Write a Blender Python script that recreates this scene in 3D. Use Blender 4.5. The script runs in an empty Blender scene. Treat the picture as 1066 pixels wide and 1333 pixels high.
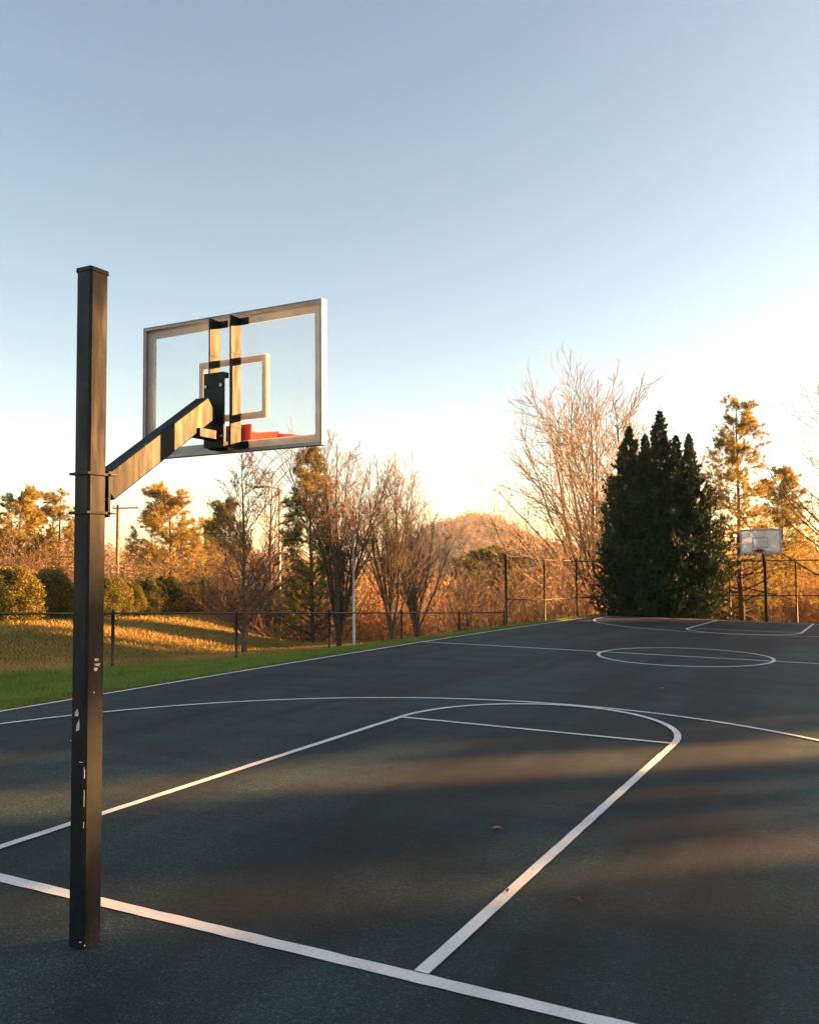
import bpy, math
import numpy as np
from mathutils import Matrix, Vector

# ------------------------------------------------------------------ camera
sc = bpy.context.scene
PW, PH = 1066.0, 1333.0
F, CX, CY, CZ, YAW, PIT, ROL = 1070.195, 4.0119, -3.6982, 2.0386, -0.4031, 0.0546, -0.0167
SHX, SHY = 143.6, 5.74
FW = np.array([math.sin(YAW)*math.cos(PIT), math.cos(YAW)*math.cos(PIT), math.sin(PIT)])
RT = np.array([math.cos(YAW), -math.sin(YAW), 0.0]); UP = np.cross(RT, FW)
R2 = math.cos(ROL)*RT+math.sin(ROL)*UP; U2 = -math.sin(ROL)*RT+math.cos(ROL)*UP
CAM = np.array([CX, CY, CZ])
cd = bpy.data.cameras.new('camera'); cam = bpy.data.objects.new('camera', cd)
sc.collection.objects.link(cam); sc.camera = cam
cd.sensor_fit = 'VERTICAL'; cd.sensor_height = 36.0; cd.lens = F/PH*36.0
cd.shift_x = -SHX/PH; cd.shift_y = SHY/PH
cd.clip_start = 0.05; cd.clip_end = 6000
M = Matrix.Identity(4)
for i in range(3):
    M[i][0], M[i][1], M[i][2], M[i][3] = R2[i], U2[i], -FW[i], CAM[i]
cam.matrix_world = M

# ------------------------------------------------------------------ light
SUN_AZ = math.radians(40.5)      # direction towards the sun, from +X towards +Y
SUN_EL = math.radians(12.0)
world = bpy.data.worlds.new('World'); sc.world = world; world.use_nodes = True
wn = world.node_tree; bg = wn.nodes['Background']
sky = wn.nodes.new('ShaderNodeTexSky'); sky.sky_type = 'NISHITA'; sky.sun_disc = False
sky.sun_elevation = SUN_EL; sky.sun_rotation = math.radians(90)-SUN_AZ
sky.air_density = 1.0; sky.dust_density = 1.5; sky.ozone_density = 2.5; sky.altitude = 800
wb = wn.nodes.new('ShaderNodeMix'); wb.data_type = 'RGBA'; wb.blend_type = 'MULTIPLY'; wb.inputs[0].default_value = 1.0
wb.inputs[7].default_value = (1.38, 0.965, 0.665, 1)          # the photograph's warm white balance
hs = wn.nodes.new('ShaderNodeHueSaturation'); hs.inputs['Saturation'].default_value = 1.08
wn.links.new(sky.outputs[0], hs.inputs['Color']); wn.links.new(hs.outputs[0], wb.inputs[6]); wn.links.new(wb.outputs[2], bg.inputs[0]); bg.inputs[1].default_value = 0.05
sl = bpy.data.lights.new('sun', 'SUN'); sl.energy = 5.0; sl.angle = math.radians(0.55); sl.color = (1.0, 0.47, 0.15)
so = bpy.data.objects.new('sun', sl); sc.collection.objects.link(so)
SUND = Vector((math.cos(SUN_AZ)*math.cos(SUN_EL), math.sin(SUN_AZ)*math.cos(SUN_EL), math.sin(SUN_EL)))
so.rotation_euler = SUND.to_track_quat('Z', 'Y').to_euler(); so.location = (30, 30, 30)
sc.view_settings.view_transform = 'Standard'; sc.view_settings.look = 'None'
sc.view_settings.gamma = 1.0; sc.view_settings.use_curve_mapping = False
sc.view_settings.exposure = 3.15
sc.render.engine = 'CYCLES'
try:
    sc.cycles.use_denoising = True; sc.cycles.denoiser = 'OPENIMAGEDENOISE'
    sc.cycles.max_bounces = 6; sc.cycles.transparent_max_bounces = 24
    sc.cycles.sample_clamp_indirect = 4.0
except Exception: pass

# ------------------------------------------------------------------ pixel helpers (photo pixels -> rays)
def ray(u, v):
    return FW + R2*(u-SHX-PW/2)/F - U2*(v-SHY-PH/2)/F
def at(u, v, Y):                       # point of that pixel's ray in the plane y = Y
    d = ray(u, v); return CAM + d*(Y-CY)/d[1]
def at_dist(u, v, dist):               # point of that pixel's ray at a horizontal distance from the camera
    d = ray(u, v); return CAM + d*dist/math.hypot(d[0], d[1])

# ------------------------------------------------------------------ mesh helpers
COL = sc.collection
def link(name, me, m, parent=None):
    o = bpy.data.objects.new(name, me); COL.objects.link(o)
    if m is not None and len(me.materials) == 0: me.materials.append(m)
    if parent is not None: o.parent = parent
    return o
def mesh_np(name, V, Fa, smooth=False, mats=None):
    """V (n,3); Fa: list of (k,3)/(k,4) index arrays"""
    me = bpy.data.meshes.new(name)
    V = np.asarray(V, np.float32); Fa = [np.asarray(f, np.int32) for f in Fa if len(f)]
    me.vertices.add(len(V)); me.vertices.foreach_set('co', V.ravel())
    loops = np.concatenate([f.ravel() for f in Fa]); tot = np.concatenate([np.full(len(f), f.shape[1], np.int32) for f in Fa])
    st = np.concatenate([[0], np.cumsum(tot)[:-1]]).astype(np.int32)
    me.loops.add(len(loops)); me.loops.foreach_set('vertex_index', loops)
    me.polygons.add(len(tot)); me.polygons.foreach_set('loop_start', st); me.polygons.foreach_set('loop_total', tot)
    if mats is not None: me.polygons.foreach_set('material_index', np.asarray(mats, np.int32))
    me.update(calc_edges=True); me.validate()
    if smooth: me.polygons.foreach_set('use_smooth', np.ones(len(tot), bool))
    return me
class MB:
    def __init__(s): s.V = []; s.F = []; s.n = 0
    def add(s, V, faces):
        V = np.asarray(V, float).reshape(-1, 3); s.V.append(V)
        for f in faces: s.F.append([i+s.n for i in f])
        s.n += len(V); return s
    def frame_box(s, c, ax, ay, az, hx, hy, hz, bev=0.0):
        """box at c with unit axes ax,ay,az and half sizes; long edges chamfered along az when bev"""
        c = np.asarray(c, float); ax, ay, az = [np.asarray(a, float) for a in (ax, ay, az)]
        if bev > 0:
            pr = [(hx-bev, -hy), (hx, -hy+bev), (hx, hy-bev), (hx-bev, hy), (-hx+bev, hy), (-hx, hy-bev), (-hx, -hy+bev), (-hx+bev, -hy)]
        else: pr = [(hx, -hy), (hx, hy), (-hx, hy), (-hx, -hy)]
        n = len(pr)
        V = [c+ax*a+ay*b-az*hz for a, b in pr]+[c+ax*a+ay*b+az*hz for a, b in pr]
        fs = [[i, (i+1) % n, n+(i+1) % n, n+i] for i in range(n)]+[list(range(n))[::-1], list(range(n, 2*n))]
        return s.add(V, fs)
    def box(s, x0, x1, y0, y1, z0, z1, bev=0.0):
        return s.frame_box(((x0+x1)/2, (y0+y1)/2, (z0+z1)/2), (1, 0, 0), (0, 1, 0), (0, 0, 1), abs(x1-x0)/2, abs(y1-y0)/2, abs(z1-z0)/2, bev)
    def bar(s, a, b, w, h, up=(0, 0, 1), bev=0.0):
        a = np.asarray(a, float); b = np.asarray(b, float); az = b-a; L = np.linalg.norm(az); az = az/L
        ax = np.cross(az, up); ax /= np.linalg.norm(ax); ay = np.cross(az, ax)
        return s.frame_box((a+b)/2, ax, ay, az, w/2, h/2, L/2, bev)
    def tube(s, pts, rad, sides=8, closed=False, caps=True):
        P = np.asarray(pts, float); n = len(P); rad = np.broadcast_to(np.asarray(rad, float), (n,))
        if closed: T = np.roll(P, -1, 0)-np.roll(P, 1, 0)
        else: T = np.gradient(P, axis=0)
        T /= np.linalg.norm(T, axis=1)[:, None]+1e-12
        ref = np.array([0, 0, 1.0]) if abs(T[0][2]) < .9 else np.array([1.0, 0, 0])
        V = []
        for i in range(n):
            x = np.cross(T[i], ref); x /= np.linalg.norm(x)+1e-12; y = np.cross(T[i], x)
            for k in range(sides):
                a = 2*math.pi*k/sides; V.append(P[i]+rad[i]*(math.cos(a)*x+math.sin(a)*y))
        fs = []
        for i in range(n if closed else n-1):
            j = (i+1) % n
            for k in range(sides):
                l = (k+1) % sides; fs.append([i*sides+k, i*sides+l, j*sides+l, j*sides+k])
        if caps and not closed: fs += [list(range(sides)), list(range((n-1)*sides, n*sides))[::-1]]
        return s.add(V, fs)
    def mesh(s, name, smooth=False):
        me = bpy.data.meshes.new(name); me.from_pydata(np.concatenate(s.V).tolist(), [], s.F); me.update()
        if smooth: me.polygons.foreach_set('use_smooth', np.ones(len(me.polygons), bool))
        return me
    def build(s, name, m, parent=None, smooth=False):
        return link(name, s.mesh(name, smooth), m, parent)
def tag(o, label=None, cat=None, group=None, kind=None):
    if label: o['label'] = label
    if cat: o['category'] = cat
    if group: o['group'] = group
    if kind: o['kind'] = kind
    return o
def empty(name, loc=(0, 0, 0), rz=0.0, scale=1.0):
    o = bpy.data.objects.new(name, None); COL.objects.link(o); o.location = loc; o.rotation_euler = (0, 0, rz)
    o.scale = (scale,)*3; o.empty_display_size = 0.3
    return o
def copy_tree(o, parent=None):
    c = o.copy(); COL.objects.link(c); c.parent = parent
    for ch in [x for x in o.children]: copy_tree(ch, c)
    return c

# ------------------------------------------------------------------ materials
def new_mat(name):
    m = bpy.data.materials.new(name); m.use_nodes = True
    nt = m.node_tree; b = nt.nodes['Principled BSDF']; return m, nt, b
def ramp(nt, fac, stops):
    r = nt.nodes.new('ShaderNodeValToRGB'); e = r.color_ramp.elements
    while len(e) < len(stops): e.new(0.5)
    for i, (p, c) in enumerate(stops): e[i].position = p; e[i].color = (*c, 1) if len(c) == 3 else c
    nt.links.new(fac, r.inputs[0]); return r.outputs[0]
def noise(nt, vec, scale, detail=4, rough=0.55):
    n = nt.nodes.new('ShaderNodeTexNoise'); n.inputs['Scale'].default_value = scale
    n.inputs['Detail'].default_value = detail; n.inputs['Roughness'].default_value = rough
    if vec is not None: nt.links.new(vec, n.inputs['Vector'])
    return n.outputs[0]
def mapping(nt, vec, scale=(1, 1, 1), rot=(0, 0, 0)):
    mp = nt.nodes.new('ShaderNodeMapping'); mp.inputs['Scale'].default_value = scale; mp.inputs['Rotation'].default_value = rot
    nt.links.new(vec, mp.inputs['Vector']); return mp.outputs[0]
def geo_pos(nt): return nt.nodes.new('ShaderNodeNewGeometry').outputs['Position']
def obj_pos(nt): return nt.nodes.new('ShaderNodeTexCoord').outputs['Object']
def mixc(nt, fac, a, b, mode='MIX'):
    x = nt.nodes.new('ShaderNodeMix'); x.data_type = 'RGBA'; x.blend_type = mode
    for s, v in ((x.inputs[0], fac), (x.inputs[6], a), (x.inputs[7], b)):
        if hasattr(v, 'links'): nt.links.new(v, s)
        elif isinstance(v, (int, float)): s.default_value = v
        else: s.default_value = (*v, 1)
    return x.outputs[2]
def bump(nt, b, h, strength, dist):
    n = nt.nodes.new('ShaderNodeBump'); n.inputs['Strength'].default_value = strength; n.inputs['Distance'].default_value = dist
    nt.links.new(h, n.inputs['Height']); nt.links.new(n.outputs[0], b.inputs['Normal'])
def mat_noise(name, c0, c1, scale, rough=0.7, metal=0.0, bmp=0.0, world=False, spec=0.5, c2=None):
    m, nt, b = new_mat(name)
    v = geo_pos(nt) if world else obj_pos(nt)
    n = noise(nt, v, scale)
    st = [(0.35, c0), (0.65, c1)] if c2 is None else [(0.3, c0), (0.5, c1), (0.7, c2)]
    nt.links.new(ramp(nt, n, st), b.inputs['Base Color'])
    b.inputs['Roughness'].default_value = rough; b.inputs['Metallic'].default_value = metal
    b.inputs['Specular IOR Level'].default_value = spec
    if bmp: bump(nt, b, n, 0.5, bmp)
    return m
def mat_leaf(name, c0, c1, c2, scale, trans=0.35, rough=0.6):
    """two-sided leaf: diffuse plus light passing through; colour varies from clump to clump and thing to thing"""
    m, nt, b = new_mat(name)
    v = geo_pos(nt); n = noise(nt, v, scale, 3)
    oi = nt.nodes.new('ShaderNodeObjectInfo')
    ad = nt.nodes.new('ShaderNodeMath'); ad.operation = 'MULTIPLY_ADD'; ad.inputs[1].default_value = 0.22; ad.inputs[2].default_value = -0.11
    nt.links.new(oi.outputs['Random'], ad.inputs[0])
    s = nt.nodes.new('ShaderNodeMath'); s.operation = 'ADD'; nt.links.new(n, s.inputs[0]); nt.links.new(ad.outputs[0], s.inputs[1])
    col = ramp(nt, s.outputs[0], [(0.3, c0), (0.5, c1), (0.7, c2)])
    nt.links.new(col, b.inputs['Base Color']); b.inputs['Roughness'].default_value = rough
    b.inputs['Specular IOR Level'].default_value = 0.3
    t = nt.nodes.new('ShaderNodeBsdfTranslucent'); nt.links.new(col, t.inputs[0])
    mx = nt.nodes.new('ShaderNodeMixShader'); mx.inputs[0].default_value = trans
    nt.links.new(b.outputs[0], mx.inputs[1]); nt.links.new(t.outputs[0], mx.inputs[2])
    nt.links.new(mx.outputs[0], nt.nodes['Material Output'].inputs[0])
    return m

# asphalt: aggregate speckle, patchy seal coat, sweeping squeegee bands running down the court
def asphalt():
    m, nt, b = new_mat('asphalt'); p = geo_pos(nt)
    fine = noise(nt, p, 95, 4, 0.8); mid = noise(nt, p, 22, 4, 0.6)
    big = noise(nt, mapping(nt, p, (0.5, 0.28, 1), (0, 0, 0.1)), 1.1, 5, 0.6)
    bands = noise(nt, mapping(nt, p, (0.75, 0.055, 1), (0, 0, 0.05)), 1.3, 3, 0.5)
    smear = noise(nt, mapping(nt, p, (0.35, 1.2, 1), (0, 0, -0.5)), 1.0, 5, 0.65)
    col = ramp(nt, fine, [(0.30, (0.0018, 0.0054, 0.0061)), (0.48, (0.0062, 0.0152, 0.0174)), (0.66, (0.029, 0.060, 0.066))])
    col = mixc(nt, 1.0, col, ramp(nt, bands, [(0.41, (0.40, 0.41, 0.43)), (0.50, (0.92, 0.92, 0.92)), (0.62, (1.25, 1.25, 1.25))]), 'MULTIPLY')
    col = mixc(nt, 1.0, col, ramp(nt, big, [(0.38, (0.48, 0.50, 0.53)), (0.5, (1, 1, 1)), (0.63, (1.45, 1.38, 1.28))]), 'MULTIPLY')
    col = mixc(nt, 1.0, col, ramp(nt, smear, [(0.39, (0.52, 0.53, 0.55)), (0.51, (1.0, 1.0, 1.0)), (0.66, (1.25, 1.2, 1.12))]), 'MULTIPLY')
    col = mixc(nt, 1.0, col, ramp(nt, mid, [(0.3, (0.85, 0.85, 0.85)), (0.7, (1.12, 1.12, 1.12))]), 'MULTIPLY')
    vo = nt.nodes.new('ShaderNodeTexVoronoi'); vo.inputs['Scale'].default_value = 105; nt.links.new(p, vo.inputs['Vector'])
    sp = nt.nodes.new('ShaderNodeSeparateColor'); nt.links.new(vo.outputs['Color'], sp.inputs[0])
    col = mixc(nt, 1.0, col, ramp(nt, sp.outputs[0], [(0.0, (0.62, 0.62, 0.62)), (0.6, (0.95, 0.95, 0.95)), (0.86, (1.2, 1.2, 1.2)), (0.95, (2.3, 2.25, 2.15))]), 'MULTIPLY')
    nt.links.new(col, b.inputs['Base Color'])
    b.inputs['Roughness'].default_value = 0.76; b.inputs['Specular IOR Level'].default_value = 0.3
    ad = nt.nodes.new('ShaderNodeMath'); ad.operation = 'ADD'; nt.links.new(fine, ad.inputs[0]); nt.links.new(mid, ad.inputs[1])
    bump(nt, b, ad.outputs[0], 0.55, 0.006)
    return m
def line_paint():
    m, nt, b = new_mat('line_paint'); p = geo_pos(nt)
    w = noise(nt, p, 90, 4, 0.75); s = noise(nt, p, 3.0, 4)
    wear = ramp(nt, w, [(0.33, (0.14, 0.15, 0.15)), (0.42, (0.70, 0.69, 0.66))])
    col = mixc(nt, 1.0, wear, ramp(nt, s, [(0.3, (0.80, 0.79, 0.77)), (0.6, (1, 1, 1))]), 'MULTIPLY')
    nt.links.new(col, b.inputs['Base Color']); b.inputs['Roughness'].default_value = 0.7
    bump(nt, b, w, 0.4, 0.004); return m
def grass_ground():
    m, nt, b = new_mat('grass_ground'); p = geo_pos(nt)
    big = noise(nt, p, 0.22, 5, 0.6); fine = noise(nt, p, 7.0, 4, 0.7)
    col = ramp(nt, big, [(0.32, (0.10, 0.11, 0.024)), (0.5, (0.17, 0.135, 0.036)), (0.68, (0.24, 0.15, 0.052))])
    col = mixc(nt, 1.0, col, ramp(nt, fine, [(0.3, (0.6, 0.6, 0.6)), (0.7, (1.25, 1.2, 1.1))]), 'MULTIPLY')
    nt.links.new(col, b.inputs['Base Color']); b.inputs['Roughness'].default_value = 0.95; b.inputs['Specular IOR Level'].default_value = 0.1
    bump(nt, b, fine, 0.8, 0.08); return m
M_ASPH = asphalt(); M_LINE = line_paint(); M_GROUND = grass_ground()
M_BLADE = mat_leaf('grass_blade', (0.10, 0.18, 0.026), (0.15, 0.25, 0.036), (0.22, 0.27, 0.06), 1.5, 0.3)
M_DRYBLADE = mat_leaf('dry_grass_blade', (0.18, 0.17, 0.035), (0.31, 0.225, 0.055), (0.42, 0.27, 0.08), 0.6, 0.3)
def black_paint():
    m, nt, b = new_mat('black_enamel'); p = obj_pos(nt)
    n = noise(nt, p, 9, 5, 0.65); d = noise(nt, mapping(nt, p, (6, 6, 0.8)), 4, 4)
    nt.links.new(ramp(nt, n, [(0.35, (0.006, 0.010, 0.0135)), (0.62, (0.012, 0.016, 0.019)), (0.8, (0.05, 0.042, 0.034))]), b.inputs['Base Color'])
    nt.links.new(ramp(nt, d, [(0.3, (0.38,)*3), (0.7, (0.56,)*3)]), b.inputs['Roughness'])
    b.inputs['Specular IOR Level'].default_value = 0.14
    bump(nt, b, n, 0.15, 0.002); return m
M_BLACK = black_paint()
M_FENCE = mat_noise('black_vinyl', (0.012, 0.011, 0.010), (0.022, 0.019, 0.017), 8, 0.55)
M_ALU = mat_noise('anodised_frame', (0.27, 0.255, 0.24), (0.36, 0.34, 0.32), 14, 0.5, 0.25)
M_WIRE = mat_noise('black_vinyl_wire', (0.008, 0.007, 0.007), (0.014, 0.012, 0.011), 8, 0.9, spec=0.05)
M_WHITEPRINT = mat_leaf('white_print', (0.66, 0.66, 0.66), (0.72, 0.72, 0.71), (0.78, 0.77, 0.76), 10, 0.6)
M_RIM = mat_noise('rim_red', (0.42, 0.020, 0.014), (0.55, 0.035, 0.022), 12, 0.65, spec=0.12)
M_NET = mat_noise('net_cord', (0.26, 0.20, 0.16), (0.40, 0.32, 0.26), 30, 0.9)
M_STEEL = mat_noise('bolt_steel', (0.25, 0.24, 0.23), (0.4, 0.39, 0.37), 60, 0.4, 0.8)
M_CHIP = mat_noise('bare_primer', (0.40, 0.41, 0.40), (0.58, 0.57, 0.55), 40, 0.75)
def glass(name='board_glass', d0=.015, d1=.07):
    m, nt, b = new_mat(name); out = nt.nodes['Material Output']; nt.nodes.remove(b)
    tr = nt.nodes.new('ShaderNodeBsdfTransparent')
    d = noise(nt, obj_pos(nt), 5, 5, 0.7)
    df = nt.nodes.new('ShaderNodeBsdfDiffuse'); df.inputs[0].default_value = (0.82, 0.81, 0.79, 1)
    tr.inputs[0].default_value = (0.955, 0.965, 0.96, 1)
    gl = nt.nodes.new('ShaderNodeBsdfGlossy'); gl.inputs['Roughness'].default_value = 0.03
    fr = nt.nodes.new('ShaderNodeFresnel'); fr.inputs[0].default_value = 1.16
    sm = nt.nodes.new('ShaderNodeMixShader')
    dirt = ramp(nt, d, [(0.4, (d0,)*3), (0.75, (d1,)*3)])
    nt.links.new(dirt, sm.inputs[0]); nt.links.new(tr.outputs[0], sm.inputs[1]); nt.links.new(df.outputs[0], sm.inputs[2])
    mx = nt.nodes.new('ShaderNodeMixShader'); nt.links.new(fr.outputs[0], mx.inputs[0])
    nt.links.new(sm.outputs[0], mx.inputs[1]); nt.links.new(gl.outputs[0], mx.inputs[2])
    nt.links.new(mx.outputs[0], out.inputs[0]); return m
M_GLASS = glass(); M_DUSTY = glass('dusty_board_glass', .52, .60)
M_BARK = mat_noise('grey_brown_bark', (0.10, 0.075, 0.055), (0.23, 0.18, 0.135), 7, 0.9, bmp=0.02, spec=0.2)
M_DBARK = mat_noise('dark_bark', (0.045, 0.034, 0.026), (0.105, 0.078, 0.056), 7, 0.9, bmp=0.02, spec=0.2)
M_MBARK = mat_noise('mid_brown_bark', (0.085, 0.060, 0.042), (0.18, 0.13, 0.092), 7, 0.9, bmp=0.02, spec=0.2)
M_TWIG = mat_noise('tan_twig', (0.19, 0.145, 0.085), (0.32, 0.25, 0.15), 1.2, 0.85, spec=0.2)
M_DTWIG = mat_noise('dark_brown_twig', (0.10, 0.068, 0.044), (0.20, 0.135, 0.088), 1.2, 0.85, spec=0.2)
M_RTWIG = mat_noise('russet_twig', (0.30, 0.195, 0.10), (0.45, 0.305, 0.165), 1.2, 0.85, spec=0.2)
M_PINE = mat_leaf('pine_needles', (0.10, 0.115, 0.022), (0.165, 0.165, 0.034), (0.25, 0.215, 0.05), 0.9, 0.35)
M_YPINE = mat_leaf('yellow_pine_needles', (0.19, 0.17, 0.038), (0.31, 0.25, 0.06), (0.42, 0.31, 0.085), 0.7, 0.4)
M_ARBOR = mat_leaf('dark_evergreen', (0.014, 0.036, 0.014), (0.026, 0.056, 0.020), (0.045, 0.080, 0.026), 1.1, 0.15)
M_HEDGE = mat_leaf('hedge_leaf', (0.065, 0.078, 0.016), (0.13, 0.125, 0.026), (0.21, 0.175, 0.038), 1.6, 0.3)
M_RUSSET = mat_leaf('russet_leaf', (0.28, 0.145, 0.042), (0.42, 0.235, 0.07), (0.52, 0.33, 0.10), 0.6, 0.4)
M_WOODPOLE = mat_noise('weathered_pole', (0.20, 0.14, 0.09), (0.32, 0.24, 0.16), 6, 0.9)
M_GREYPOLE = mat_noise('galvanised_pole', (0.42, 0.41, 0.40), (0.52, 0.51, 0.49), 8, 0.5, 0.3)

# ------------------------------------------------------------------ ground shape
GX, GY, GYY = -0.0252, -0.0070, -0.000353
def gz(x, y): return GX*x+GY*y+GYY*y*y
def sstep(a, b, x):
    t = np.clip((x-a)/(b-a), 0, 1); return t*t*(3-2*t)
L, SX, KEY, FT, R3, C3 = 30.215, -6.821, 1.83, 5.839, 6.262, 1.4715
RC = 1.95
EDGE_X, EDGE_Y = SX-0.13, L+0.75
FA, FB = np.array([-9.6, 6.5]), np.array([-7.9, 22.9]); FD = (FB-FA)/np.linalg.norm(FB-FA)
def fence_x(y): return FA[0]+(FB[0]-FA[0])*(y-FA[1])/(FB[1]-FA[1])
def fence_z(y):                         # ground along the fence falls away from the court plane
    s = (y-FA[1]); return 0.20-0.0615*s if np.isscalar(s) and s < 19 else np.where(s < 19, 0.20-0.0615*s, -0.97-0.02*(s-19))
rngT = np.random.default_rng(5)
PH1 = rngT.uniform(0, 6.28, (8, 2)); 
def lump(x, y, w):
    z = 0
    for k in range(8):
        a = k*2.4; f = 2*math.pi/(w*(0.6+0.25*k)); z = z+np.sin((x*math.cos(a)+y*math.sin(a))*f+PH1[k, 0])*(1.0/(1+k*.4))
    return z/3.0
def terrain(x, y):
    x = np.asarray(x, float); y = np.asarray(y, float)
    yc = np.clip(y, -12, 40); fx = fence_x(yc); fz = np.asarray(fence_z(yc), float)
    fz = np.minimum(fz, gz(fx, yc)+0.02)
    # --- left of the court: verge, fence, ditch, bank with the hedge on its crest
    d = (x+22.3)*.935+(y-14.5)*.354; e = (x+22.3)*(-.354)+(y-14.5)*.935
    crest = 0.32-0.05*np.clip(e, -6, 30)-5.5*sstep(14, 34, e)
    bank = crest-1.15*sstep(0, 8.5, d)*(1-sstep(12, 26, e)*.4)-4.5*sstep(6, 24, e)*sstep(1, 10, d)-0.07*np.clip(-d-3, 0, 60)
    r = fx-x
    left = fz+(bank-fz)*sstep(0.0, 6.5, r)
    w = np.clip((x-fx)/(EDGE_X-fx), 0, 1)
    verge = fz+(gz(EDGE_X, yc)+0.012-fz)*sstep(0.0, 0.75, w)
    zl = np.where(r > 0, left, verge)
    # --- behind the far end: drops into the valley
    yy = y-EDGE_Y
    far = gz(np.clip(x, -8, 14), EDGE_Y)-0.02-0.75*sstep(0, 2.5, yy)-7.0*sstep(5, 75, yy)
    incourt = (x > EDGE_X)
    z = np.where(incourt, np.where(yy > 0, far, gz(x, np.clip(y, -12, 40))-0.07), zl)
    # blend left bank and far valley
    b = sstep(0, 16, y-EDGE_Y+4)*(~incourt)
    z = z*(1-b)+np.minimum(z, far-0.3*sstep(0, 10, r))*b
    # right of the court: gently rising woods floor
    z = np.where((x > 13) & (yy <= 0), z+0.02+0.03*(x-13), z)
    dist = np.hypot(x-4, y+4)
    z = z+lump(x, y, 9)*0.10*sstep(1.0, 6, r)*incourt.__invert__()+lump(x, y, 60)*1.0*sstep(60, 140, dist)
    z = z-sstep(80, 320, dist)*8.0
    return z
def axis(parts):
    out = []
    for a, b, st in parts: out += list(np.arange(a, b-1e-6, st))
    return np.array(out+[parts[-1][1]])
geo = lambda a, b, n: list(np.geomspace(a, b, n))
xs = np.array([-v for v in geo(44, 2500, 26)][::-1]+list(np.arange(-43, -12, .8))+list(np.arange(-12, -7.05, .25))+[EDGE_X-0.02, EDGE_X+0.04]+list(np.arange(-6, 16, 1.0))+geo(16, 2500, 28))
ys = np.array([-v for v in geo(12, 2500, 22)][::-1]+list(np.arange(-11, EDGE_Y-.2, .6))+[EDGE_Y-0.04, EDGE_Y+0.02]+list(np.arange(EDGE_Y+.4, 52, .6))+geo(52, 2500, 34))
X, Y = np.meshgrid(xs, ys); Z = terrain(X, Y)
nx, ny = len(xs), len(ys)
I = np.arange(nx*ny).reshape(ny, nx)
q = np.stack([I[:-1, :-1], I[:-1, 1:], I[1:, 1:], I[1:, :-1]], -1).reshape(-1, 4)
ground = link('ground', mesh_np('ground', np.stack([X, Y, Z], -1).reshape(-1, 3), [q], True), M_GROUND)
tag(ground, 'rough grass and leaf litter ground around the court', 'ground', kind='structure')
def tz(x, y): return float(terrain(np.array([x]), np.array([y]))[0])

# ------------------------------------------------------------------ court
cxs = np.linspace(EDGE_X, 13.0, 24); cys = np.linspace(-11.0, EDGE_Y, 46)
X, Y = np.meshgrid(cxs, cys); Z = gz(X, Y); nx, ny = len(cxs), len(cys)
V = np.stack([X, Y, Z], -1).reshape(-1, 3); I = np.arange(nx*ny).reshape(ny, nx)
q = np.stack([I[:-1, :-1], I[:-1, 1:], I[1:, 1:], I[1:, :-1]], -1).reshape(-1, 4)
rim_i = np.concatenate([I[0, :], I[1:, -1], I[-1, :-1][::-1], I[1:-1, 0][::-1]])
Vs = V[rim_i].copy(); Vs[:, 2] -= 0.12; n0 = len(V); k = len(rim_i)
side = np.array([[rim_i[(i+1) % k], rim_i[i], n0+i, n0+(i+1) % k] for i in range(k)])
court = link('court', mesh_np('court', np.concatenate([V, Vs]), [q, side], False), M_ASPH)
tag(court, 'dark asphalt basketball court with white painted lines', 'court', kind='structure')
rngL = np.random.default_rng(3)
def paint(name, pts, w, closed=False):
    """a painted stripe lying 4 mm over the asphalt, edges slightly uneven"""
    P = np.asarray(pts, float)
    T = (np.roll(P, -1, 0)-np.roll(P, 1, 0)) if closed else np.gradient(P, axis=0)
    T /= np.linalg.norm(T, axis=1)[:, None]; N = np.stack([-T[:, 1], T[:, 0]], -1)
    h = w/2
    ja = h+rngL.normal(0, .0018, len(P)); jb = h+rngL.normal(0, .0018, len(P))
    A = P+N*ja[:, None]; B = P-N*jb[:, None]; n = len(P)
    V = np.concatenate([np.c_[A, gz(A[:, 0], A[:, 1])+paint.z], np.c_[B, gz(B[:, 0], B[:, 1])+paint.z]])
    m = n if closed else n-1
    i = np.arange(m); j = (i+1) % n
    fq = np.stack([n+i, n+j, j, i], -1)
    o = link(name, mesh_np(name, V, [fq]), M_LINE, court); paint.z += 0.0006
    return o
paint.z = 0.004
def seg(a, b, st=0.12):
    n = max(2, int(math.dist(a, b)/st)); t = np.linspace(0, 1, n)[:, None]; return np.array(a)*(1-t)+np.array(b)*t
def arc(x, y, r, a0, a1, n=90):
    a = np.linspace(a0, a1, n); return np.stack([x+r*np.cos(a), y+r*np.sin(a)], -1)
LW = 0.078
SXR = 7.2
paint('baseline', seg((SX-LW/2, 0), (SXR, 0)), 0.092)
paint('baseline', seg((SX-LW/2, L), (SXR, L)), LW)
paint('sideline', seg((SX, 0.047), (SX, L-LW/2)), LW)
paint('sideline', seg((SXR, 0.047), (SXR, L-LW/2)), LW)
paint('half_court_line', seg((SX+LW/2, L/2), (SXR-LW/2, L/2)), LW)
paint('center_circle', arc(0, L/2, RC, 0, 2*math.pi, 120)[:-1], LW, True)
for end in (0, 1):
    f = (lambda P: P) if end == 0 else (lambda P: np.stack([P[:, 0], L-P[:, 1]], -1)[::-1])
    b0 = 0.047
    for s in (-1, 1): paint('key_line', f(seg((s*KEY, b0), (s*KEY, FT))), 0.082)
    paint('free_throw_line', f(seg((-KEY+.041, FT), (KEY-.041, FT))), 0.066)
    paint('free_throw_arc', f(arc(0, FT, KEY, 0, math.pi)), 0.082)
    P = np.concatenate([seg((R3, b0), (R3, C3))[:-1], arc(0, C3, R3, 0, math.pi, 160), seg((-R3, C3), (-R3, b0))[1:]])
    paint('three_point_line', f(P), 0.070)

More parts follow.
